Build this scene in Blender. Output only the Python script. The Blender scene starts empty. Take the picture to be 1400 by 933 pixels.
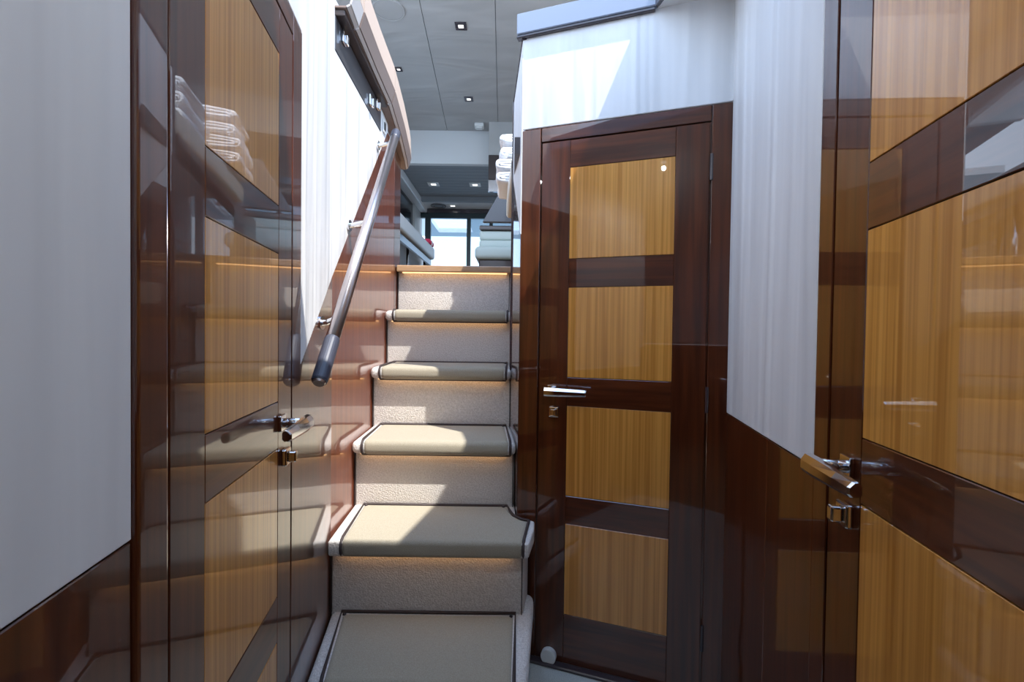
import bpy, bmesh, math, random
from mathutils import Vector, Matrix
random.seed(4)
SC = bpy.context.scene
COL = SC.collection
PI = math.pi

# ---------------------------------------------------------------- camera, sky, sun, exposure
cam_d = bpy.data.cameras.new('camera')
cam_d.sensor_width = 36.0
cam_d.lens = 36.0 * 622.0 / 1400.0
cam_d.clip_start = 0.02
cam = bpy.data.objects.new('camera', cam_d)
COL.objects.link(cam)
cam.matrix_world = (Matrix.Translation((0, 0, 1.15)) @ Matrix.Rotation(math.radians(89.0), 4, 'X')
                    @ Matrix.Rotation(math.radians(0.74), 4, 'Z'))
SC.camera = cam

w = bpy.data.worlds.new('sky')
SC.world = w
w.use_nodes = True
nt = w.node_tree
bg = nt.nodes['Background']
tc = nt.nodes.new('ShaderNodeTexCoord')
sp = nt.nodes.new('ShaderNodeSeparateXYZ')
rp = nt.nodes.new('ShaderNodeValToRGB')
nt.links.new(tc.outputs['Generated'], sp.inputs[0])
mr = nt.nodes.new('ShaderNodeMapRange')
mr.inputs[1].default_value = -1
mr.inputs[2].default_value = 1
nt.links.new(sp.outputs['Z'], mr.inputs[0])
nt.links.new(mr.outputs[0], rp.inputs[0])
e = rp.color_ramp.elements
e[0].position = 0.0; e[0].color = (0.16, 0.24, 0.33, 1)
e[1].position = 1.0; e[1].color = (0.36, 0.58, 1.0, 1)
n1 = e.new(0.485); n1.color = (0.30, 0.42, 0.55, 1)
n2 = e.new(0.50); n2.color = (0.74, 0.86, 1.0, 1)
nt.links.new(rp.outputs[0], bg.inputs['Color'])
bg.inputs['Strength'].default_value = 2.3

sun_d = bpy.data.lights.new('sun', 'SUN')
sun_d.energy = 4.8
sun_d.angle = math.radians(0.6)
sun_d.color = (1.0, 0.95, 0.87)
sun = bpy.data.objects.new('sun', sun_d)
COL.objects.link(sun)
SUNDIR = Vector((-0.455, 0.38, -1.0))
sun.rotation_euler = SUNDIR.to_track_quat('-Z', 'Y').to_euler()
sun.location = (2, -1, 5)

SC.view_settings.view_transform = 'Standard'
SC.view_settings.look = 'None'
SC.view_settings.gamma = 1
SC.view_settings.use_curve_mapping = False
SC.view_settings.exposure = 0.66

# ---------------------------------------------------------------- materials
def new_mat(name):
    m = bpy.data.materials.new(name)
    m.use_nodes = True
    return m, m.node_tree, m.node_tree.nodes['Principled BSDF']

def plain(name, col, rough=0.5, metal=0.0, coat=0.0, ior=1.5):
    m, t, b = new_mat(name)
    b.inputs['Base Color'].default_value = (*col, 1)
    b.inputs['Roughness'].default_value = rough
    b.inputs['Metallic'].default_value = metal
    b.inputs['Coat Weight'].default_value = coat
    b.inputs['Coat Roughness'].default_value = 0.02
    b.inputs['IOR'].default_value = ior
    return m

def noise_col(t, b, c0, c1, scale, detail=4.0, lo=0.35, hi=0.65, dist=0.0, ns=1.0):
    co = t.nodes.new('ShaderNodeTexCoord')
    mp = t.nodes.new('ShaderNodeMapping')
    mp.inputs['Scale'].default_value = scale
    nz = t.nodes.new('ShaderNodeTexNoise')
    nz.inputs['Scale'].default_value = ns
    nz.inputs['Detail'].default_value = detail
    nz.inputs['Distortion'].default_value = dist
    cr = t.nodes.new('ShaderNodeValToRGB')
    cr.color_ramp.elements[0].position = lo
    cr.color_ramp.elements[0].color = (*c0, 1)
    cr.color_ramp.elements[1].position = hi
    cr.color_ramp.elements[1].color = (*c1, 1)
    t.links.new(co.outputs['Object'], mp.inputs[0])
    t.links.new(mp.outputs[0], nz.inputs['Vector'])
    t.links.new(nz.outputs['Fac'], cr.inputs[0])
    if b is not None:
        t.links.new(cr.outputs[0], b.inputs['Base Color'])
    return nz, cr

def bump(t, b, src, strength, dist=0.01):
    bp = t.nodes.new('ShaderNodeBump')
    bp.inputs['Strength'].default_value = strength
    bp.inputs['Distance'].default_value = dist
    t.links.new(src, bp.inputs['Height'])
    t.links.new(bp.outputs[0], b.inputs['Normal'])

def wood(name, c0, c1, scale, lo=0.35, hi=0.65, ior=1.75):
    m, t, b = new_mat(name)
    noise_col(t, b, c0, c1, scale, 5.0, lo, hi, 0.3)
    b.inputs['Roughness'].default_value = 0.30
    b.inputs['Coat Weight'].default_value = 1.0
    b.inputs['Coat Roughness'].default_value = 0.012
    b.inputs['Coat IOR'].default_value = ior
    b.inputs['Specular IOR Level'].default_value = 0.3
    return m

M = {}
M['mahogany'] = wood('mahogany', (0.055, 0.0115, 0.0032), (0.115, 0.028, 0.0078), (45, 45, 2.2))
M['mahogany_h'] = wood('mahogany_horizontal', (0.055, 0.0115, 0.0032), (0.115, 0.028, 0.0078), (3.0, 3.0, 60))
M['teak'] = wood('teak', (0.55, 0.225, 0.036), (0.76, 0.355, 0.075), (110, 110, 1.2), 0.38, 0.62)
M['redwood'] = wood('red_mahogany', (0.15, 0.038, 0.018), (0.22, 0.062, 0.028), (45, 45, 2.2))

def fabric(name, c0, c1):
    m, t, b = new_mat(name)
    noise_col(t, b, c0, c1, (16, 16, 1.0), 3.0, 0.3, 0.7, 0.4)
    b.inputs['Roughness'].default_value = 0.5
    co = t.nodes.new('ShaderNodeTexCoord')
    mp = t.nodes.new('ShaderNodeMapping')
    mp.inputs['Scale'].default_value = (9, 9, 0.5)
    n2 = t.nodes.new('ShaderNodeTexNoise')
    n2.inputs['Scale'].default_value = 1.0
    n2.inputs['Detail'].default_value = 1.5
    n2.inputs['Distortion'].default_value = 0.6
    t.links.new(co.outputs['Object'], mp.inputs[0])
    t.links.new(mp.outputs[0], n2.inputs['Vector'])
    bump(t, b, n2.outputs['Fac'], 0.85, 0.03)
    return m
M['white'] = fabric('white_upholstery', (0.74, 0.745, 0.75), (0.84, 0.845, 0.85))

def carpet(name, c0, c1, sc, st, d):
    m, t, b = new_mat(name)
    nz, cr = noise_col(t, b, c0, c1, (sc, sc, sc), 2.5, 0.3, 0.7)
    b.inputs['Roughness'].default_value = 1.0
    b.inputs['Specular IOR Level'].default_value = 0.1
    b.inputs['Sheen Weight'].default_value = 0.25
    b.inputs['Sheen Roughness'].default_value = 0.5
    bump(t, b, nz.outputs['Fac'], st, d)
    return m
M['carpet'] = carpet('pale_loop_carpet', (0.60, 0.56, 0.525), (0.81, 0.775, 0.74), 210, 0.7, 0.005)
M['cover'] = carpet('tan_woven_cover', (0.34, 0.30, 0.225), (0.44, 0.40, 0.315), 420, 0.35, 0.002)
M['floor'] = carpet('grey_floor_carpet', (0.46, 0.48, 0.45), (0.62, 0.64, 0.60), 260, 0.5, 0.003)
M['towel'] = carpet('white_terry', (0.78, 0.78, 0.79), (0.90, 0.90, 0.91), 240, 0.5, 0.004)
M['piping'] = plain('dark_brown_piping', (0.045, 0.032, 0.032), 0.6)
M['chrome'] = plain('chrome', (0.80, 0.80, 0.82), 0.10, 1.0)
M['steel'] = plain('brushed_steel', (0.62, 0.57, 0.58), 0.28, 1.0)
M['leather_navy'] = plain('dark_leather', (0.05, 0.055, 0.08), 0.4)
M['black'] = plain('black_gap', (0.006, 0.005, 0.005), 0.6)
M['bluegrey'] = plain('blue_grey_lacquer', (0.26, 0.30, 0.39), 0.30, 0.0, 0.6)
M['darktrim'] = plain('dark_trim', (0.05, 0.038, 0.045), 0.25, 0.0, 0.6)
M['slate'] = plain('slate_grey_lacquer', (0.055, 0.056, 0.065), 0.3, 0.0, 0.3)
M['darkbrown'] = plain('dark_brown_laminate', (0.050, 0.034, 0.032), 0.3, 0.0, 0.3)
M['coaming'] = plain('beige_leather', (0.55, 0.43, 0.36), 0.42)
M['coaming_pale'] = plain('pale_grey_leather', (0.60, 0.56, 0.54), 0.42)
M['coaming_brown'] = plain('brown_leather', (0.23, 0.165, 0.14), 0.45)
M['cream'] = plain('cream_leather', (0.68, 0.63, 0.52), 0.45)
M['ceil'] = None
m, t, b = new_mat('grey_headliner')
nz, cr = noise_col(t, b, (0.42, 0.41, 0.40), (0.51, 0.50, 0.49), (0.9, 3.0, 2.0), 2.0, 0.3, 0.7, 0.8)
b.inputs['Roughness'].default_value = 0.7
bump(t, b, nz.outputs['Fac'], 0.5, 0.05)
M['ceil'] = m
M['ceil_dark'] = plain('blue_grey_headliner', (0.27, 0.29, 0.31), 0.6)
M['plaster'] = plain('white_lining', (0.74, 0.74, 0.74), 0.6)
M['gloss_white'] = plain('white_gelcoat', (0.72, 0.73, 0.74), 0.35)
M['sofa'] = plain('pale_green_leather', (0.50, 0.56, 0.52), 0.55)
M['bench'] = plain('grey_white_leather', (0.50, 0.51, 0.51), 0.5)
M['red'] = plain('crimson_fabric', (0.50, 0.02, 0.06), 0.8)
M['door_dark'] = plain('black_green_aluminium', (0.012, 0.03, 0.035), 0.35)
M['nosing'] = wood('light_oak', (0.42, 0.25, 0.13), (0.55, 0.35, 0.20), (4, 60, 60), ior=1.45)
M['salon_floor'] = wood('oak_floor', (0.30, 0.17, 0.08), (0.40, 0.24, 0.13), (40, 3, 40), ior=1.45)
M['tint'] = plain('dark_tinted_panel', (0.012, 0.010, 0.013), 0.15)
M['plastic'] = plain('white_plastic', (0.82, 0.82, 0.80), 0.4)

def emit(name, col, s):
    m, t, b = new_mat(name)
    b.inputs['Base Color'].default_value = (0.8, 0.8, 0.8, 1)
    b.inputs['Emission Color'].default_value = (*col, 1)
    b.inputs['Emission Strength'].default_value = s
    return m
M["lamp"] = emit("lamp_lens", (1.0, 0.97, 0.92), 1.3)
M['led'] = emit('warm_led', (1.0, 0.55, 0.22), 1.25)

m = bpy.data.materials.new('clear_glass')
m.use_nodes = True
t = m.node_tree
t.nodes.remove(t.nodes['Principled BSDF'])
tr = t.nodes.new('ShaderNodeBsdfTransparent')
tr.inputs['Color'].default_value = (0.66, 0.72, 0.77, 1)
gl = t.nodes.new('ShaderNodeBsdfGlossy')
gl.inputs['Roughness'].default_value = 0.02
fr = t.nodes.new('ShaderNodeFresnel')
fr.inputs['IOR'].default_value = 1.45
mx = t.nodes.new('ShaderNodeMixShader')
t.links.new(fr.outputs[0], mx.inputs[0])
t.links.new(tr.outputs[0], mx.inputs[1])
t.links.new(gl.outputs[0], mx.inputs[2])
t.links.new(mx.outputs[0], t.nodes['Material Output'].inputs['Surface'])
M['glass'] = m

m = bpy.data.materials.new('frosted_fill_pane')
m.use_nodes = True
t = m.node_tree
t.nodes.remove(t.nodes['Principled BSDF'])
tl = t.nodes.new('ShaderNodeBsdfTranslucent')
tl.inputs['Color'].default_value = (0.80, 0.84, 0.88, 1)
t.links.new(tl.outputs[0], t.nodes['Material Output'].inputs['Surface'])
M['frosted'] = m

# ---------------------------------------------------------------- helpers
WLOC = {}
def obj(name, bm, mat, parent=None, smooth=False, loc=None):
    """link a bmesh given in world coordinates as one object under parent"""
    me = bpy.data.meshes.new(name)
    o = bpy.data.objects.new(name, me)
    COL.objects.link(o)
    base = Vector(WLOC.get(parent.name, (0, 0, 0))) if parent else Vector((0, 0, 0))
    mine = Vector(loc) if loc is not None else base
    bmesh.ops.translate(bm, vec=-mine, verts=bm.verts)
    bmesh.ops.recalc_face_normals(bm, faces=bm.faces)
    if smooth:
        for f in bm.faces:
            f.smooth = True
    bm.to_mesh(me)
    bm.free()
    me.materials.append(M[mat] if isinstance(mat, str) else mat)
    if parent:
        o.parent = parent
    o.location = mine - base
    WLOC[o.name] = tuple(mine)
    return o

def tag(o, label=None, cat=None, group=None, kind=None):
    if label: o['label'] = label
    if cat: o['category'] = cat
    if group: o['group'] = group
    if kind: o['kind'] = kind
    return o

def thing(name, label, cat, loc, group=None, kind=None):
    o = bpy.data.objects.new(name, None)
    COL.objects.link(o)
    o.empty_display_size = 0.05
    o.location = loc
    WLOC[o.name] = tuple(loc)
    return tag(o, label, cat, group, kind)

def bevel(bm, off, seg=2, edges=None):
    if off > 0:
        bmesh.ops.bevel(bm, geom=edges or list(bm.edges), offset=off, segments=seg, profile=0.5, affect='EDGES', clamp_overlap=True)

def hexa(P, off=0.0, seg=1, bm=None):
    """box from 8 corners: bottom 4 then top 4"""
    b2 = bmesh.new()
    v = [b2.verts.new(p) for p in P]
    for f in ((0, 3, 2, 1), (4, 5, 6, 7), (0, 1, 5, 4), (1, 2, 6, 5), (2, 3, 7, 6), (3, 0, 4, 7)):
        b2.faces.new([v[i] for i in f])
    bmesh.ops.recalc_face_normals(b2, faces=b2.faces)
    bevel(b2, off, seg)
    return merge(bm, b2)

def merge(bm, b2):
    if bm is None:
        return b2
    me = bpy.data.meshes.new('tmp')
    b2.to_mesh(me)
    b2.free()
    bm.from_mesh(me)
    bpy.data.meshes.remove(me)
    return bm

def box(x0, x1, y0, y1, z0, z1, off=0.0, seg=1, bm=None):
    return hexa([(x0, y0, z0), (x1, y0, z0), (x1, y1, z0), (x0, y1, z0),
                 (x0, y0, z1), (x1, y0, z1), (x1, y1, z1), (x0, y1, z1)], off, seg, bm)

def prism(bottom, top, off=0.0, seg=2, bm=None):
    """closed solid between two matching point loops"""
    b2 = bmesh.new()
    a = [b2.verts.new(p) for p in bottom]
    c = [b2.verts.new(p) for p in top]
    n = len(a)
    b2.faces.new(list(reversed(a)))
    b2.faces.new(c)
    for i in range(n):
        j = (i + 1) % n
        b2.faces.new((a[i], a[j], c[j], c[i]))
    bmesh.ops.recalc_face_normals(b2, faces=b2.faces)
    bevel(b2, off, seg)
    return merge(bm, b2)

def plan(poly, z0, z1, off=0.0, seg=2, bm=None):
    return prism([(x, y, z0) for x, y in poly], [(x, y, z1) for x, y in poly], off, seg, bm)

def tube(pts, r, n=10, closed=False, bm=None, caps=True):
    b2 = bmesh.new() if bm is None else bm
    pts = [Vector(p) for p in pts]
    k = len(pts)
    rings = []
    up = Vector((0.13, 0.31, 0.94)).normalized()
    for i, p in enumerate(pts):
        a = pts[(i - 1) % k] if (closed or i > 0) else p
        c = pts[(i + 1) % k] if (closed or i < k - 1) else p
        d = (c - a).normalized()
        s = d.cross(up)
        if s.length < 1e-3:
            s = d.cross(Vector((1, 0, 0)))
        s.normalize()
        u = s.cross(d).normalized()
        up = u
        rr = r[i] if isinstance(r, (list, tuple)) else r
        rings.append([b2.verts.new(p + rr * (math.cos(2 * PI * j / n) * s + math.sin(2 * PI * j / n) * u)) for j in range(n)])
    m_ = k if closed else k - 1
    for i in range(m_):
        A, B = rings[i], rings[(i + 1) % k]
        for j in range(n):
            b2.faces.new((A[j], A[(j + 1) % n], B[(j + 1) % n], B[j]))
    if caps and not closed:
        b2.faces.new(list(reversed(rings[0])))
        b2.faces.new(rings[-1])
    return b2

class Plane:
    """upright plane; u runs linearly between two plan points, n points into the room"""
    def __init__(s, p0, u0, p1, u1, side):
        s.p0, s.u0 = Vector((*p0, 0)), u0
        s.k = (Vector((*p1, 0)) - s.p0) / (u1 - u0)
        t = s.k.normalized()
        s.n = Vector((-t.y, t.x, 0)) * side
    def P(s, u, z, d=0.0):
        p = s.p0 + s.k * (u - s.u0) + s.n * d
        return Vector((p.x, p.y, z))
    def box(s, u0, u1, z0, z1, d0, d1, off=0.0, seg=1, bm=None):
        q = [(u0, d0), (u1, d0), (u1, d1), (u0, d1)]
        return hexa([s.P(u, z0, d) for u, d in q] + [s.P(u, z1, d) for u, d in q], off, seg, bm)
    def poly(s, pts, d0, d1, off=0.0, seg=1, bm=None):
        return prism([s.P(u, z, d0) for u, z in pts], [s.P(u, z, d1) for u, z in pts], off, seg, bm)
    def disc(s, u, z, r, d0, d1, n=24, off=0.0, bm=None):
        sc = s.k.length
        pts = [(u + r * math.cos(2 * PI * i / n) / sc, z + r * math.sin(2 * PI * i / n)) for i in range(n)]
        return s.poly(pts, d0, d1, off, 2, bm)

aL, bL = -0.317, -0.177
aB, bB = -0.508, -0.045
aR, bR = 0.388, 0.196
XL = lambda y: aL + bL * y
XB = lambda y: aB + bB * y
XR = lambda y: aR + bR * y
YD = lambda x: (4.713 - x) / 2.905
YC = (aB - aL) / (bL - bB)          # corner of the two left walls, 1.447
PA = Plane((XL(0), 0), 0, (XL(1), 1), 1, -1)
PB = Plane((XB(0), 0), 0, (XB(1), 1), 1, -1)
PR = Plane((XR(0), 0), 0, (XR(1), 1), 1, 1)
PD = Plane((0, YD(0)), 0, (1, YD(1)), 1, -1)
CEIL = 2.19
G = 0.0012

def struct(name, bm, mat, parent=None):
    o = obj(name, bm, mat, parent)
    o['kind'] = 'structure'
    return o

# ---------------------------------------------------------------- lower lobby shell
fl = struct('floor', box(-1.2, 1.3, -0.25, 2.6, -0.06, 0.0), 'floor')
struct('wall_leak_stop_aft', box(-1.2, 1.3, 2.52, 2.58, 0.0, 1.429), 'plaster')  # unseen closure added to stop sky light leaking in behind the stairs
struct('wall_leak_stop_side', box(1.24, 1.3, 1.45, 2.52, 0.0, 1.799), 'plaster')  # unseen side closure added against light leaks, not part of a locker
struct('floor_cabin', box(-1.2, 1.3, -2.2, -0.252, -0.06, 0.0), 'salon_floor')
thr = obj('threshold_strip', PD.box(0.03, 0.66, 0.0, 0.012, 0.0, 0.03, 0.003), 'darktrim', fl)

# left wall: door wall with white upholstery above a mahogany dado
wl = struct('wall_left', PA.box(-0.25, YC + 0.02, 0, 2.30, -0.07, -0.014), 'mahogany')
obj('upholstered_panel', PA.box(-0.25, 0.481, 0.924, CEIL, -0.014, 0.0, 0.002), 'white', wl)
obj('upholstered_panel', PA.box(0.483, 1.100, 1.862, 2.42, -0.014, 0.0, 0.002), 'white', wl)
diag = lambda y: 1.068 + (y - 1.109) * (2.105 - 1.068) / (2.191 - 1.109) - 0.07 * max(0, min(1, (y - 1.109) / 0.34)) * max(0, min(1, (2.19 - y) / 0.7))
obj('upholstered_panel', PA.poly([(1.1015, diag(1.109)), (1.109, diag(1.109)), (YC, diag(YC)), (YC, 2.42), (1.1015, 2.42)], -0.014, 0.0), 'white', wl)
obj('dado_panel', PA.box(-0.25, 0.481, 0, 0.922, -0.014, -0.001, G), 'mahogany', wl)
obj('dado_panel', PA.poly([(1.101, 0), (YC, 0), (YC, diag(YC) - 0.002), (1.101, diag(1.109) - 0.002)], -0.014, 0.0), 'mahogany', wl)

# wall beside the stairs
wsl = struct('wall_stair_left', PB.box(YC - 0.02, 2.505, 0, 2.04, -0.07, -0.014), 'mahogany')
obj('upholstered_panel', PB.poly([(YC, diag(YC)), (2.10, diag(2.10)), (2.191, diag(2.191)), (2.191, 2.15), (2.05, 2.15), (2.05, 2.041), (YC + 0.010, 2.041), (YC + 0.010, 2.42), (YC, 2.42)], -0.014, 0.0), 'white', wsl)
obj('dado_panel', PB.poly([(YC, 0), (2.35, 0), (2.35, 2.1), (2.194, 2.1), (2.10, diag(2.10) - 0.002), (YC, diag(YC) - 0.002)], -0.014, 0.0), 'redwood', wsl)
obj('end_post', PB.poly([(2.351, 0.5), (2.505, 0.5), (2.505, 2.078), (2.351, 2.105)], -0.07, 0.0, 0.003), 'mahogany', wsl)

# right wall
wr = struct('wall_right', PR.box(-0.25, 1.42, 0, 2.42, -0.07, -0.014), 'mahogany')
obj('upholstered_panel', PR.box(0.8215, 1.392, 0.914, CEIL, -0.014, 0.0, 0.002), 'white', wr)
obj('dado_panel', PR.box(0.8215, 1.05, 0, 0.912, -0.014, -0.001, G), 'mahogany', wr)
obj('dado_panel', PR.box(1.052, 1.392, 0, 0.912, -0.014, -0.001, G), 'mahogany', wr)
obj('upholstered_panel', PR.box(-0.25, 0.819, 1.862, CEIL, -0.014, 0.0, 0.002), 'white', wr)
obj('upholstered_panel', PR.box(-0.25, 0.180, 0.914, 1.860, -0.014, 0.0, 0.002), 'white', wr)
obj('dado_panel', PR.box(-0.25, 0.180, 0, 0.912, -0.014, -0.001, G), 'mahogany', wr)

# wall with the middle door
wb = struct('wall_middle', PD.box(0.028, 0.69, 0, CEIL + 0.07, -0.06, -0.014), 'mahogany')
obj('upholstered_panel', PD.box(0.025, 0.672, 1.864, CEIL + 0.02, -0.014, 0.0, 0.002), 'white', wb)

# short wall on the right of the stairs
SX0, SY0, SX1, SY1 = 0.025, 1.612, -0.004, 1.93
PS = Plane((SX0, SY0), SY0, (SX1, SY1), SY1, 1)
wsr = struct('wall_stair_right', PS.box(SY0 + 0.012, SY1, 0.2, 2.12, -0.05, -0.012), 'mahogany')
obj('wall_core', box(0.012, 0.06, SY1 + 0.001, 2.95, 0.6, 1.86), 'mahogany', wsr)
obj('upholstered_panel', PS.poly([(SY0, 1.50), (SY1, 1.80), (SY1, 2.118), (SY0, 2.175)], -0.012, 0.0), 'white', wsr)
obj('dado_panel', PS.poly([(SY0, 0.2), (SY1, 0.2), (SY1, 1.798), (SY0, 1.498)], -0.012, 0.0), 'mahogany', wsr)
obj('dado_panel', box(0.0, 0.012, SY1 + 0.016, 2.95, 0.6, 1.86), 'mahogany', wsr)
obj('edge_post', box(-0.0095, 0.0115, SY1 + 0.001, SY1 + 0.015, 0.98, 2.128, 0.003), 'darktrim', wsr)
obj('top_trim', PS.poly([(SY0 - 0.004, 2.177), (SY1 + 0.013, 2.120), (SY1 + 0.013, 2.132), (SY0 - 0.004, 2.190)], -0.05, 0.003), 'darktrim', wsr)

# lobby ceiling with the stairwell opening
EX = lambda y: 0.448 + 0.22 * (1.468 - y)
YO = 0.71
cl = struct('ceiling', plan([(EX(YO), YO), (EX(1.468), 1.468), (0.69, 1.40), (0.62, YO)], CEIL, CEIL + 0.06), 'plaster')
obj('ceiling_panel', plan([(-0.6, -0.22), (0.6, -0.22), (0.64, YO - 0.001), (-0.6, YO - 0.001)], CEIL, CEIL + 0.06), 'plaster', cl)
# grey fascia round the opening
tr1 = struct('trim_1', PD.box(0.008, 0.447, CEIL + 0.0, CEIL + 0.072, -0.03, 0.018, 0.003), 'bluegrey')
obj('shadow_bead', PD.box(0.006, 0.444, CEIL - 0.010, CEIL - 0.0005, -0.01, 0.014, 0.002), 'darktrim', tr1)
tr2 = struct('trim_2', hexa([(EX(YO) - 0.014, YO, CEIL - 0.004), (EX(YO), YO, CEIL - 0.004), (EX(1.45), 1.452, CEIL - 0.004), (EX(1.45) - 0.014, 1.452, CEIL - 0.004),
                             (EX(YO) - 0.014, YO, CEIL + 0.072), (EX(YO), YO, CEIL + 0.072), (EX(1.45), 1.452, CEIL + 0.072), (EX(1.45) - 0.014, 1.452, CEIL + 0.072)], 0.002), 'darktrim')
tr3 = struct('trim_3', box(XL(YO) + 0.001, EX(YO) - 0.016, YO + 0.0005, YO + 0.014, CEIL - 0.004, CEIL + 0.072, 0.002), 'bluegrey')

# round downlights in the lobby ceiling, the right-hand one added as fill
def downlight(x, y, label):
    t_ = thing('downlight', label, 'light', (x, y, CEIL), 'lobby ceiling downlights')
    obj('rim', tube([(x, y, CEIL - 0.0005), (x, y, CEIL - 0.008), (x, y, CEIL - 0.010)], [0.040, 0.040, 0.034], 28), 'chrome', t_)
    obj('lens', tube([(x, y, CEIL - 0.0101), (x, y, CEIL - 0.013)], [0.018, 0.016], 24), 'lamp', t_)
    ld = bpy.data.lights.new('downlight_lamp', 'SPOT')
    ld.energy = 6.5
    ld.spot_size = math.radians(165)
    ld.spot_blend = 0.6
    ld.shadow_soft_size = 0.012
    ld.color = (0.93, 0.97, 1.0)
    l = bpy.data.objects.new('downlight_lamp', ld)
    COL.objects.link(l)
    l.parent = t_
    l.location = (0, 0, -0.045)
downlight(0.02, 0.20, 'round chrome downlight in the lobby ceiling above the three doors')
downlight(0.60, 0.98, 'round chrome downlight added as fill light beside the white right wall')

# sleeping cabin behind the camera (white lined box with a ceiling opening added for fill light)
DH = 1.05
for nm, q in (('wall_front', (-1.2, 1.2, -2.24, -2.2)), ('wall_cabin_left', (-1.24, -1.2, -2.24, -0.25)), ('wall_cabin_right', (1.2, 1.24, -2.24, -0.25)),
              ('wall_cabin_door_left', (-1.24, XL(-0.25), -0.27, -0.23)), ('wall_cabin_door_right', (XR(-0.25), 1.24, -0.27, -0.23))):
    o = struct(nm, box(*q, DH, CEIL), 'plaster')
    obj('dado_panel', box(*q, 0, DH - 0.002), 'mahogany', o)
c2 = struct('ceiling_cabin', box(-1.24, 1.24, -2.24, -1.75, CEIL, CEIL + 0.06), 'plaster')
for q in ((-1.24, 0.25, -1.75, -0.65), (0.90, 1.24, -1.75, -0.65), (-1.24, 1.24, -0.65, -0.22)):
    obj('ceiling_panel', box(q[0], q[1], q[2], q[3], CEIL, CEIL + 0.06), 'plaster', c2)

obj('fill_pane', box(0.25, 0.90, -1.75, -0.65, CEIL + 0.02, CEIL + 0.021), 'frosted', c2)  # unseen translucent pane, added to spread fill light into the lobby

# ---------------------------------------------------------------- the three doors
LEV = [(0.180, 0.495), (0.592, 0.903), (1.001, 1.308), (1.406, 1.716)]
def make_door(name, P, u0, u1, s, flip, round_edge=0.0015):
    """u0..u1 leaf span, s stile width in u; flip: hinge at u0 side"""
    leaf = struct(name, P.box(u0 + 0.003, u1 - 0.003, 0.008, 1.810, -0.0135, -0.006), 'mahogany')
    for i, (a, c) in enumerate(((u0 + 0.004, u0 + s), (u1 - s, u1 - 0.004))):
        obj('stile', P.box(a, c, 0.009, 1.809, -0.0055, 0.0, G), 'mahogany', leaf)
    zs = [0.009] + [v for q in LEV for v in q] + [1.809]
    for i in range(0, 10, 2):
        obj('rail', P.box(u0 + s + 0.0006, u1 - s - 0.0006, zs[i] + 0.0006, zs[i + 1] - 0.0006, -0.0055, 0.0, G), 'mahogany_h', leaf)
    for a, c in LEV:
        o = obj('panel', P.box(u0 + s + 0.001, u1 - s - 0.001, a + 0.0008, c - 0.0008, -0.0055, -0.0004, 0.0008), 'teak', leaf)
        o['label'] = 'light teak veneer panel'
    return leaf

def frame(parent, P, u0, u1, w_, top, left=True, right=True):
    if left: obj('jamb', P.box(u0 - w_, u0 - 0.002, 0, top, -0.014, 0.0005, 0.0015), 'mahogany', parent)
    if right: obj('jamb', P.box(u1 + 0.002, u1 + w_, 0, top, -0.014, 0.0005, 0.0015), 'mahogany', parent)
    obj('head_jamb', P.box(u0 - w_ * (0 if left else 1) + 0.001, u1 + w_ * (0 if right else 1) - 0.001, 1.813, top, -0.014, 0.0005, 0.0015), 'mahogany_h', parent)

def lever(parent, P, u, du, z, ln=0.14):
    """rose, neck and tapered bar; the bar runs du (+1/-1) along u"""
    k = P.k.length
    h = thing_part('handle', P.box(u - 0.016 / k, u + 0.016 / k, z - 0.017, z + 0.017, 0.0004, 0.008, 0.002, 2), 'chrome', parent)
    obj('neck', P.disc(u, z, 0.010, 0.006, 0.050, 16), 'chrome', h, True)
    b2 = bmesh.new()
    sec = []
    st = [(-0.014, 0.046, 0.064, 0.015), (0.02, 0.045, 0.064, 0.015), (0.08, 0.046, 0.062, 0.013), (ln - 0.018, 0.044, 0.060, 0.011), (ln - 0.014, 0.044, 0.058, 0.010)]
    for a, d0, d1, hh in st:
        uu = u + du * a / k
        sec.append([b2.verts.new(P.P(uu, z + zz, d)) for d, zz in ((d0, -hh * 0.6), (d0 + 0.004, -hh), (d1 - 0.004, -hh), (d1, -hh * 0.6), (d1, hh * 0.25), (d1 - 0.006, hh * 0.9), (d0 + 0.004, hh), (d0, hh * 0.6))])
    for A, B in zip(sec, sec[1:]):
        for j in range(8):
            b2.faces.new((A[j], A[(j + 1) % 8], B[(j + 1) % 8], B[j]))
    b2.faces.new(sec[0]); b2.faces.new(sec[-1])
    obj('lever', b2, 'chrome', h)

def thing_part(name, bm, mat, parent):
    return obj(name, bm, mat, parent)

def lock(parent, P, u, z):
    k = P.k.length
    l = obj('lock', P.box(u - 0.017 / k, u + 0.017 / k, z - 0.018, z + 0.018, 0.0004, 0.012, 0.003, 2), 'chrome', parent)
    obj('thumb_turn', P.box(u - 0.008 / k, u + 0.008 / k, z - 0.012, z + 0.012, 0.012, 0.028, 0.003, 2), 'chrome', l)

# left door
d1 = make_door('door_1', PA, 0.547, 1.032, 0.090, True)
obj('jamb', PA.box(0.4835, 0.5425, 0, 1.860, -0.014, 0.004, 0.005, 4), 'mahogany', d1, False)
obj('jamb', PA.box(1.0345, 1.1005, 0, 1.860, -0.014, 0.0005, 0.0012), 'mahogany', d1)
obj('head_jamb', PA.box(0.5415, 1.0335, 1.813, 1.860, -0.014, 0.0005, 0.0012), 'mahogany_h', d1)
lever(d1, PA, 0.952, -1, 0.955, 0.145)
lock(d1, PA, 0.975, 0.878)
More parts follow.
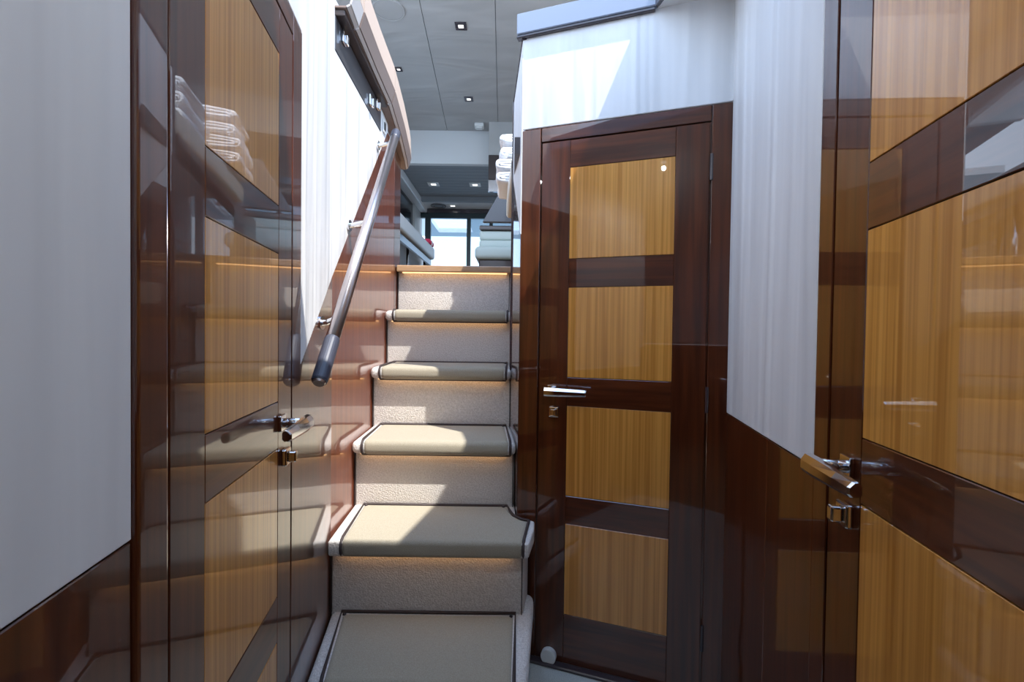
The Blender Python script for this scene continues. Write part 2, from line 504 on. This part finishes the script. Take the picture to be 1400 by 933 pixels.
# middle door, u is X
d2 = make_door('door_2', PD, 0.093, 0.607, 0.097, False)
frame(d2, PD, 0.093, 0.607, 0.067, 1.861, True, True)
lever(d2, PD, 0.142, 1, 0.955, 0.14)
lock(d2, PD, 0.150, 0.880)
obj('door_stop', PD.disc(0.145, 0.030, 0.027, 0.0004, 0.022, 28, 0.005), 'plastic', d2)
for z in (0.20, 0.95, 1.67):
    hb = obj('hinge', tube([PD.P(0.6085, z - 0.04, 0.003), PD.P(0.6085, z + 0.04, 0.003)], 0.005, 10), 'darktrim', d2)
# right door
d3 = make_door('door_3', PR, 0.240, 0.768, 0.097, True)
frame(d3, PR, 0.240, 0.768, 0.051, 1.860, True, True)
lever(d3, PR, 0.700, -1, 0.950, 0.135)
lock(d3, PR, 0.700, 0.876)

# ---------------------------------------------------------------- staircase
RY = [None, 1.44, 1.69, 1.94, 2.19, 2.44]     # riser faces above treads 1..5
R0 = 1.19
st = thing('carpeted_staircase', 'steep carpeted staircase with tan tread covers rising between mahogany walls', 'staircase', (-0.28, 1.2, 0))
OV = 0.048
XRt = lambda y: 0.012 - 0.05 * (y - 1.6)
def left_x(y):
    return (XL(y) if y < YC else XB(y)) + 0.003
def tread_plan(k):
    """white carpet outline of tread k (1 = lowest)"""
    yf = (R0 if k == 1 else RY[k - 1]) - OV
    yb = RY[k] + 0.02
    if k == 1:
        return [(left_x(yf), yf), (0.050, yf), (0.083, 1.50), (0.085, 1.560), (0.03, 1.575), (0.02, yb), (left_x(yb), yb)]
    if k == 2:
        return [(left_x(yf), yf), (0.060, yf), (0.082, 1.50), (0.086, 1.565), (0.026, 1.595), (0.022, 1.609), (right_x(yb), yb), (left_x(yb), yb)]
    return [(left_x(yf), yf), (right_x(yf), yf), (right_x(yb), yb), (left_x(yb), yb)]
def right_x(y):
    return (PS.P(y, 0).x if y < SY1 else -0.0) - 0.0015
def cover_plan(k):
    yf = (R0 if k == 1 else RY[k - 1]) - OV - 0.004
    yb = RY[k] - 0.004
    lf, lb = left_x(yf) + 0.040, left_x(yb) + 0.036
    if k == 1:
        return [(lf, yf), (0.016, yf), (0.022, yb), (lb, yb)]
    if k == 2:
        return [(lf, yf), (0.042, yf), (0.066, 1.553), (0.040, 1.566), (0.012, 1.600), (0.000, 1.640), (-0.010, yb), (lb, yb)]
    return [(lf, yf), (right_x(yf) - 0.022, yf), (right_x(yb) - 0.020, yb), (lb, yb)]
for k in range(1, 6):
    t_ = 0.25 * k
    yf = R0 if k == 1 else RY[k - 1]
    bm = plan(tread_plan(k), t_ - 0.048, t_, 0.020, 4)
    # riser below this tread
    xr = 0.046 if k <= 2 else right_x(yf + 0.03)
    yb = yf + 0.06 if k > 2 else yf + 0.30
    if k == 1: yb = 1.57
    if k == 2: yb = 1.575
    plan([(left_x(yf), yf), (xr, yf), (xr + (0.02 if k <= 2 else 0), yb if k <= 2 else yf + 0.06), (left_x(yf + 0.06), yf + 0.06)], t_ - 0.25 - (0.0 if k == 1 else 0.02), t_ - 0.03, 0.010, 3, bm)
    so = obj('step', bm, 'carpet', st, True)
    # dark bound edges of the riser carpet
    for a, c in ((left_x(yf) + 0.0005, left_x(yf) + 0.004), (xr - 0.006, xr - 0.003)):
        obj('binding', box(a, c, yf - 0.003, yf + 0.004, t_ - 0.25, t_ - 0.05), 'piping', so)
    cp = cover_plan(k)
    co = obj('tread_cover', plan(cp, t_ - 0.050, t_ + 0.0055, 0.021, 5), 'cover', st, True)
    co['label'] = 'tan woven tread cover with dark piping'
    # piping: back, sides, round the nose and under the front edge
    top = t_ + 0.0055
    f0, f1 = Vector((*cp[0], 0)), Vector((*cp[1], 0))
    def nose(p, back):
        d = (Vector((*back, 0)) - p).normalized()
        r = 0.027
        out = []
        for i in range(7):
            a = PI * 0.5 + PI * 0.5 * i / 6 * 1.9
            out.append(p + d * (r + r * math.cos(a)) + Vector((0, 0, t_ - 0.0225 + (r + 0.001) * math.sin(a))))
        return out
    lp = [Vector((*q, top)) for q in cp[2:]]
    nl = nose(f0, cp[-1])
    nr = list(reversed(nose(f1, cp[2])))
    obj('piping', tube(lp + nl + nr, 0.0048, 8, True), 'piping', co, True)
    for q, s_ in ((cp[-1], 1), (cp[-2 if k == 2 else 2], -1)):
        c = (q[0] + s_ * 0.014, q[1] - 0.014)
        obj('snap_stud', tube([(*c, top - 0.002), (*c, top + 0.004)], [0.006, 0.0045], 12), 'darktrim', co)
# top riser and wooden nosing
yf = RY[5]
bm = plan([(left_x(yf), yf), (-0.002, yf), (-0.002, yf + 0.06), (left_x(yf), yf + 0.06)], 1.23, 1.466, 0.006, 2)
so = obj('step', bm, 'carpet', st, True)
for a, c in ((left_x(yf) + 0.0005, left_x(yf) + 0.004), (-0.020, -0.017)):
    obj('binding', box(a, c, yf - 0.003, yf + 0.004, 1.25, 1.46), 'piping', so)
o = obj('nosing', plan([(left_x(yf - 0.04), yf - 0.040), (-0.001, yf - 0.040), (-0.001, yf + 0.06), (left_x(yf + 0.05), yf + 0.06)], 1.466, 1.501, 0.005, 2), 'nosing', st)
o['label'] = 'light oak nosing on the top step'
for k in range(1, 6):  # landing strip is a fitting; the lower ones are added to warm the risers
    yf = RY[k]
    z = 0.25 * (k + 1) - 0.0485 if k < 5 else 1.4655
    o = obj('light_strip', box(left_x(yf) + 0.03, right_x(yf) - 0.03, yf - 0.026, yf - 0.006, z - 0.0035, z - 0.0005), 'led', st)
    o['label'] = 'warm light strip under the step nosing, added on the steps below the landing'

# ---------------------------------------------------------------- handrail
hr = thing('handrail', 'brushed steel handrail with dark leather ends on the left stair wall', 'handrail', (-0.5, 1.5, 1.2))
h0, h1 = Vector((-0.487, 1.150, 1.020)), Vector((-0.533, 2.062, 2.045))
L = lambda f: h0.lerp(h1, f)
obj('rail', tube([L(0.10), L(0.5), L(0.965)], 0.0185, 24), 'steel', hr, True)
for a, c, cap in ((0.0, 0.105, True), (0.96, 1.0, False)):
    o = obj('end_grip', tube([L(a), L(a + 0.004), L(c - 0.004), L(c)], [0.0185, 0.0205, 0.0205, 0.0195], 24), 'leather_navy', hr, False)
    o['label'] = 'dark leather grip'
o = obj('end_cap', tube([L(-0.004), L(0.001)], [0.014, 0.0175], 24), 'steel', hr)
for f, PP in ((0.16, PA), (0.50, PB), (0.93, PB)):
    p = L(f)
    wx = (XL(p.y) if PP is PA else XB(p.y))
    q = Vector((wx, p.y, p.z - 0.012))
    bk = obj('bracket', tube([q + Vector((0.0005, 0, 0)), q + Vector((0.007, 0, 0))], 0.020, 20), 'chrome', hr)
    obj('arm', tube([q + Vector((0.006, 0, 0)), (wx + 0.02, p.y, p.z - 0.010), p - Vector((0.010, 0, 0))], 0.009, 12), 'chrome', bk)

# ---------------------------------------------------------------- hatch panel and padded coaming above the left wall
hp = thing('locker_panel', 'dark grey locker panel with chrome catches above the white stair wall', 'panel', (-0.58, 1.75, 2.04))
obj('panel_face', PB.box(1.4585, 2.050, 2.042, 2.150, -0.05, 0.002, 0.002), 'slate', hp)
obj('underside', PB.box(1.4585, 2.050, 2.1505, 2.168, -0.05, 0.030, 0.002), 'darkbrown', hp)
for y, z, d in ((1.53, 2.125, 0.0), (1.86, 2.085, 0.0), (1.97, 2.125, 0.0)):
    c = obj('catch', PB.box(y - 0.016, y + 0.016, z - 0.022, z + 0.022, 0.002, 0.010, 0.003, 2), 'chrome', hp)
    obj('catch_lever', PB.box(y - 0.009, y + 0.009, z - 0.026, z + 0.006, 0.010, 0.020, 0.003, 2), 'chrome', c)
ws = thing('wall_socket', 'small dark socket on the white wall end beside the handrail top', 'socket', (-0.6, 2.10, 2.07))
obj('plate', PB.box(2.085, 2.125, 2.060, 2.120, 0.0005, 0.006, 0.002), 'plastic', ws)
obj('outlet', PB.box(2.094, 2.116, 2.072, 2.108, 0.006, 0.009, 0.001), 'black', ws)

cm = thing('padded_coaming', 'beige leather padded coaming along the top of the left stair wall', 'coaming', (-0.55, 1.8, 2.16))
def station(y, dx, dz):
    # (offset from wall plane, z) profile, bottom outside to top
    pr = [(-0.012, 2.17), (0.032, 2.170), (0.043, 2.176), (0.058, 2.225), (0.054, 2.330), (0.038, 2.352), (0.020, 2.366), (-0.012, 2.366)]
    return [Vector((XB(y) + a + (dx if a > 0 else 0), y, z + dz)) for a, z in pr]
def loft(stations, i0, i1, name, mat):
    b2 = bmesh.new()
    rows = [[b2.verts.new(p) for p in s_[i0:i1 + 1]] for s_ in stations]
    for A, B in zip(rows, rows[1:]):
        for j in range(len(A) - 1):
            b2.faces.new((A[j], A[j + 1], B[j + 1], B[j]))
    bmesh.ops.recalc_face_normals(b2, faces=b2.faces)
    bmesh.ops.solidify(b2, geom=list(b2.faces), thickness=0.006)
    return obj(name, b2, mat, cm)
segs = [[(1.455, 0.004, 0.008), (1.50, 0.003, 0.004), (1.545, 0.002, 0.0)],
        [(1.552, 0.004, 0.0), (1.80, 0.0, 0.0), (2.045, 0.002, -0.003)],
        [(2.052, 0.002, -0.004), (2.30, -0.004, -0.04), (2.50, -0.012, -0.085), (2.58, -0.020, -0.10)]]
for sg in segs:
    S = [station(*a) for a in sg]
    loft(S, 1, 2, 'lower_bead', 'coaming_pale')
    loft(S, 2, 3, 'lower_facet', 'coaming_brown' if sg is not segs[0] else 'coaming_pale')  # nearest segment paler: skylight on this facet put into its colour
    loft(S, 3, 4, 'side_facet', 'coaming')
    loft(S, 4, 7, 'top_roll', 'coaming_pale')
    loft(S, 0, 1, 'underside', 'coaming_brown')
S = station(2.585, -0.020, -0.10)
bm = prism(S, [p + Vector((0, 0.012, 0)) for p in S])
obj('end_cap', bm, 'coaming_brown', cm)
tube([p + Vector((0.002, 0, 0)) for p in (station(1.46, 0.004, 0.008)[4], station(1.8, 0, 0)[4], station(2.3, -0.004, -0.04)[4])], 0.0035, 8, False, bm := bmesh.new())
obj('piping', bm, 'leather_navy', cm)

# upper deck left of the stairwell (dash top) and outboard
dk = struct('deck_left', box(-2.3, -0.66, -0.9, 2.5, 2.30, 2.36), 'gloss_white')
dr = struct('deck_right', box(0.70, 2.3, -0.9, 1.62, 2.26, 2.32), 'gloss_white')
dr2 = struct('deck_right_aft', box(0.0, 2.3, 1.66, 2.99, 1.80, 1.86), 'darkbrown')

# ---------------------------------------------------------------- cream ledge and towels right of the stairs
cr_ = thing('cream_ledge', 'cream leather bolster ledge carrying the towels right of the stairs', 'ledge', (0.1, 2.5, 1.86))
obj('bolster', plan([(-0.002, 1.97), (0.34, 1.97), (0.34, 2.97), (-0.048, 2.97), (-0.036, 2.60)], 1.892, 2.000, 0.022, 4), 'cream', cr_, True)
obj('base_board', box(-0.012, 0.34, 1.97, 2.95, 1.861, 1.892, 0.003), 'darkbrown', cr_)

def rolled_towel(x, y, z, w_, h, ln, turns, label, tilt=0.0, lean=0.0):
    """flattened spiral of cloth, axis along Y"""
    b2 = bmesh.new()
    turns *= 0.72
    n = int(turns * 26)
    pts = []
    th = h / (2 * turns + 1.0) * 0.95
    for i in range(n + 1):
        a = 2 * PI * i / 26 + 0.6
        rr_ = (0.12 + 0.88 * i / n) * (h / 2 - th * 0.5)
        fl_ = max(-1.0, min(1.0, 1.5 * math.cos(a)))
        pts.append((fl_ * (w_ - h) / 2 + rr_ * math.cos(a), rr_ * math.sin(a)))
    # outer and inner offsets give the cloth a thickness
    prof = []
    for i, (px, pz) in enumerate(pts):
        q0, q1 = pts[max(0, i - 1)], pts[min(n, i + 1)]
        dx, dz = q1[0] - q0[0], q1[1] - q0[1]
        l_ = math.hypot(dx, dz) or 1
        prof.append(((px, pz), (dz / l_ * th / 2, -dx / l_ * th / 2)))
    loop = [(p[0] + o_[0], p[1] + o_[1]) for p, o_ in prof] + [(p[0] - o_[0], p[1] - o_[1]) for p, o_ in reversed(prof)]
    rows = []
    K = 9
    for j in range(K):
        f = j / (K - 1)
        yy = (f - 0.5) * ln
        wob = 0.004 * math.sin(7 * f + x * 40 + z * 30)
        ed = 0.97 if j in (0, K - 1) else 1.0
        rows.append([b2.verts.new((x + lx * ed + wob + lean * (lz + h / 2) / h, y + yy + tilt * lx, z + h / 2 + lz * ed * (1 + 0.05 * math.sin(5 * f + lx * 25)))) for lx, lz in loop])
    m_ = len(loop)
    for A, B in zip(rows, rows[1:]):
        for j in range(m_):
            b2.faces.new((A[j], A[(j + 1) % m_], B[(j + 1) % m_], B[j]))
    half = len(prof)
    for row in (rows[0], rows[-1]):
        for j in range(half - 1):
            b2.faces.new((row[j], row[j + 1], row[m_ - 2 - j], row[m_ - 1 - j]))
    tag(obj('towel', b2, 'towel', None, True, (x, y, z)), label, 'towel', 'white towels stacked on the cream ledge')
rolled_towel(0.012, 2.76, 2.0005, 0.235, 0.072, 0.34, 2.4, 'white towel roll at the bottom of the far stack, overhanging the ledge')
rolled_towel(0.008, 2.75, 2.073, 0.240, 0.070, 0.33, 2.4, 'white towel roll second from the bottom of the far stack')
rolled_towel(0.030, 2.76, 2.144, 0.235, 0.068, 0.33, 2.2, 'white towel roll third up, set back from the roll below', 0.02)
rolled_towel(0.030, 2.75, 2.214, 0.230, 0.068, 0.32, 2.0, 'loosely rolled white towel on top of the far stack', -0.03)
rolled_towel(0.125, 2.34, 2.0005, 0.230, 0.072, 0.40, 2.4, 'white towel roll at the bottom of the near stack, behind the dark edge post')
rolled_towel(0.130, 2.34, 2.074, 0.225, 0.070, 0.38, 2.2, 'white towel roll in the middle of the near stack, behind the dark edge post')
rolled_towel(0.128, 2.35, 2.146, 0.220, 0.066, 0.36, 2.0, 'white towel roll on top of the near stack, behind the dark edge post')

# ---------------------------------------------------------------- saloon above
sf = struct('floor_saloon', box(-2.2, 2.2, 2.505, 8.5, 1.43, 1.499), 'salon_floor')
CZ = 3.85
ce = struct('ceiling_saloon', box(-2.3, 2.3, 2.75, 6.16, CZ + 0.012, CZ + 0.08), 'ceil_dark')
for x0, x1, x2, x3 in ((-2.3, -0.745, -2.3, -0.905), (-0.739, -0.155, -0.899, -0.225), (-0.149, 2.3, -0.219, 2.3)):
    obj('ceiling_panel', prism([(x0, 2.75, CZ), (x1, 2.75, CZ), (x3, 6.14, CZ), (x2, 6.14, CZ)],
                               [(x0, 2.75, CZ + 0.012), (x1, 2.75, CZ + 0.012), (x3, 6.14, CZ + 0.012), (x2, 6.14, CZ + 0.012)]), 'ceil', ce)
sfz = struct('wall_soffit', box(-2.3, 2.3, 6.14, 6.22, 3.41, CZ + 0.01), 'plaster')
ce2 = struct('ceiling_aft', box(-2.3, 2.3, 6.22, 7.74, 3.44, 3.5), 'ceil_dark')
obj('ceiling_step', box(-2.3, 2.3, 7.70, 7.78, 3.36, 3.44), 'ceil_dark', ce2)
obj('ceiling_panel', box(-2.3, 2.3, 7.78, 8.45, 3.375, 3.5), 'plaster', ce2)
for i in range(11):     # pleats of the aft headliner
    y = 6.26 + i * 0.13
    obj('slat', box(-2.28, 2.28, y, y + 0.122, 3.432, 3.44, 0.003), 'ceil_dark', ce2)
# side walls: sill, header and posts round open window bands
def side(name, x, s):
    a, c = (x - 0.06, x) if s < 0 else (x, x + 0.06)
    o = struct(name, box(a, c, 2.5, 8.4, 1.4, 2.45), 'plaster')
    obj('window_header', box(a, c, 2.5, 8.4, 3.32, 3.93), 'plaster', o)
    for y in (2.5, 4.2, 5.9, 7.75):
        obj('post', box(a, c, y, y + (0.10 if y < 7 else 0.65), 2.45, 3.32), 'plaster' if y < 7 else 'bench', o)
    return o
wsl2 = side('wall_saloon_left', -1.68, -1)
wsr2 = side('wall_saloon_right', 2.14, 1)
struct('window_1', box(-1.735, -1.71, 6.05, 7.745, 2.455, 3.315), 'tint')
obj('cornice', box(-1.68, -1.56, 6.25, 8.3, 3.30, 3.43, 0.01), 'gloss_white', wsl2)

# aft sliding door
gd = struct('door_4', box(-1.68, 2.14, 8.26, 8.34, 3.215, 3.37, 0.004), 'door_dark')
for x, wd in ((-1.60, 0.10), (-0.845, 0.07), (-0.435, 0.06), (0.40, 0.07), (2.0, 0.12)):
    obj('stile', box(x, x + wd, 8.26, 8.34, 1.5, 3.2145, 0.004), 'door_dark', gd)
obj('bottom_rail', box(-1.50, 2.0, 8.26, 8.34, 1.4995, 1.56, 0.003), 'door_dark', gd)
for x0, x1 in ((-1.50, -0.845), (-0.775, -0.435), (-0.375, 0.40), (0.47, 2.0)):
    obj('pane', box(x0, x1, 8.295, 8.303, 1.561, 3.2145), 'glass', gd)
obj('track', box(-1.68, 2.14, 8.22, 8.259, 3.30, 3.37), 'darktrim', gd)
# flybridge overhang over the cockpit with an open hatch
ov = struct('roof_overhang', box(-3.2, 3.2, 8.40, 9.3, 3.50, 3.60), 'gloss_white')
for q in ((-3.2, -1.75, 9.3, 10.75), (-0.95, 3.2, 9.3, 10.75), (-3.2, 3.2, 10.75, 11.2)):
    obj('roof_panel', box(q[0], q[1], q[2], q[3], 3.50, 3.60), 'gloss_white', ov)

# recessed ceiling lights
def square_light(x, y, z, s, label, lit=True):
    t_ = thing('ceiling_light', label, 'light', (x, y, z), 'recessed square ceiling lights')
    b2 = bmesh.new()
    for q in ((-1, 1, -1, -0.45), (-1, 1, 0.45, 1), (-1, -0.45, -0.45, 0.45), (0.45, 1, -0.45, 0.45)):
        box(x + q[0] * s, x + q[1] * s, y + q[2] * s, y + q[3] * s, z - 0.010, z - 0.0005, 0.001, 1, b2)
    obj('frame', b2, 'darktrim' if not lit else 'plastic', t_)
    obj('lens', box(x - 0.54 * s, x + 0.54 * s, y - 0.54 * s, y + 0.54 * s, z - 0.007, z - 0.0008), 'lamp', t_)
square_light(-0.485, 4.05, CZ, 0.050, 'square black-framed ceiling light nearest the stairs', False)
square_light(-0.535, 5.30, CZ, 0.050, 'square black-framed ceiling light farther back on the pale ceiling', False)
square_light(-1.24, 7.05, 3.432, 0.085, 'white square light on the left of the dark pleated ceiling')
square_light(-0.60, 7.05, 3.432, 0.085, 'white square light on the right of the dark pleated ceiling')
square_light(-1.07, 8.02, 3.375, 0.085, 'white square light beside the round speaker above the sliding door')
square_light(-1.20, 4.72, CZ, 0.035, 'small dark light just right of the padded coaming edge', False)
def round_grille(name, x, y, z, r, label, cat, mat, rings):
    t_ = thing(name, label, cat, (x, y, z))
    o = obj('grille', tube([(x, y, z - 0.0005), (x, y, z - 0.010), (x, y, z - 0.014)], [r, r, r * 0.9], 32), mat, t_)
    for f in rings:
        obj('ring', tube([(x + r * f * math.cos(2 * PI * i / 28), y + r * f * math.sin(2 * PI * i / 28), z - 0.015) for i in range(28)], 0.005, 6, True), 'darktrim' if mat != 'ceil' else 'ceil', t_)
round_grille('ceiling_speaker', -1.32, 8.02, 3.375, 0.135, 'round grey ceiling speaker grille above the sliding door', 'speaker', 'ceil_dark', (0.95, 0.6))
round_grille('ceiling_speaker', -1.065, 3.85, CZ, 0.13, 'round pale speaker cover on the ceiling beside the padded coaming', 'speaker', 'ceil', (0.97,))
sd = thing('smoke_detector', 'small white detector where the pale ceiling meets the soffit', 'detector', (-0.45, 5.95, CZ))
obj('body', box(-0.52, -0.40, 5.88, 6.0, CZ - 0.045, CZ - 0.0005, 0.012, 3), 'plastic', sd)
obj('cover', box(-0.50, -0.42, 5.90, 5.98, CZ - 0.058, CZ - 0.0445, 0.006, 2), 'plastic', sd)

# overhead locker on the right
ol = thing('overhead_locker', 'overhead locker with beige upper and dark brown lower front', 'locker', (0.3, 5.95, 3.1))
obj('upper_front', box(-0.33, 1.6, 5.86, 6.135, 3.425, CZ - 0.0005, 0.004), 'ceil', ol)
obj('lower_front', box(-0.33, 1.6, 5.85, 6.135, 3.115, 3.423, 0.004), 'darkbrown', ol)
obj('window_glimpse_strip', box(-0.33, -0.10, 5.87, 5.90, 2.96, 3.113, 0.002), 'chrome', ol)  # chrome strip standing in for a bluish window glimpse under the locker
obj('shelf', box(-0.12, 1.6, 5.87, 6.135, 2.95, 3.113, 0.002), 'darkbrown', ol)
# slanted dark console cheek
cc = thing('console_cheek', 'dark grey slanted console panel left of the towels', 'panel', (0.2, 3.6, 1.5))
PX = [(-0.242, 2.02), (0.55, 2.02), (0.55, 2.37), (-0.045, 2.37)]
obj('cheek', prism([(x, 3.58, z) for x, z in PX], [(x, 3.63, z) for x, z in PX], 0.003), 'slate', cc)
obj('pedestal', box(0.06, 0.55, 3.56, 4.0, 1.4995, 2.019, 0.01), 'darkbrown', cc)

# sofa facing the stairs
sofa = thing('sofa', 'pale green leather sofa with dark brown base and top rail', 'sofa', (0.3, 4.6, 1.5))
obj('base', box(-0.33, 1.2, 4.42, 5.0, 1.4995, 1.86, 0.01), 'darkbrown', sofa)
obj('seat_cushion', box(-0.37, 1.2, 4.38, 4.85, 1.861, 1.985, 0.04, 4), 'sofa', sofa, True)
obj('back_cushion', box(-0.335, 1.2, 4.50, 4.95, 1.986, 2.065, 0.02, 3), 'sofa', sofa, True)
obj('back_cushion', box(-0.335, 1.2, 4.52, 4.95, 2.066, 2.163, 0.025, 3), 'sofa', sofa, True)
obj('top_rail', box(-0.335, 1.2, 4.50, 5.0, 2.164, 2.208, 0.008), 'darkbrown', sofa)
# bench on the left
bn = thing('bench', 'long pale bench on chrome legs at the left of the saloon', 'bench', (-1.2, 4.8, 1.5))
obj('seat_cushion', box(-1.45, -0.965, 3.4, 5.62, 2.035, 2.18, 0.028, 4), 'bench', bn, True)
obj('seat_base', box(-1.43, -1.00, 3.42, 5.58, 1.95, 2.034, 0.01), 'tint', bn)
for x in (-1.38, -1.04):
    for y in (3.6, 4.5, 5.35):
        obj('leg', tube([(x, y, 1.499), (x, y, 1.951)], 0.014, 12), 'chrome', bn, True)
rc = thing('folded_flag', 'small crimson and white folded cloth on the end of the left bench', 'cloth', (-1.0, 5.45, 2.18))
obj('red_cloth', box(-1.10, -0.965, 5.30, 5.56, 2.1805, 2.235, 0.015, 3), 'red', rc, True)
obj('white_band', box(-1.095, -0.962, 5.41, 5.45, 2.180, 2.237, 0.004), 'towel', rc)

# windscreen frame over the stairwell
wsf = struct('window_2', box(-2.2, 2.2, 2.66, 2.75, CZ - 0.02, CZ + 0.08, 0.01), 'darktrim')
for x0, x1 in ((-2.15, -2.05), (2.05, 2.15)):
    obj('mullion', hexa([(x0, -0.85, 2.30), (x0 + 0.08, -0.85, 2.30), (x0 + 0.08, -0.78, 2.30), (x0, -0.78, 2.30),
                         (x0, 2.66, CZ), (x0 + 0.08, 2.66, CZ), (x0 + 0.08, 2.73, CZ), (x0, 2.73, CZ)]), 'darktrim', wsf)
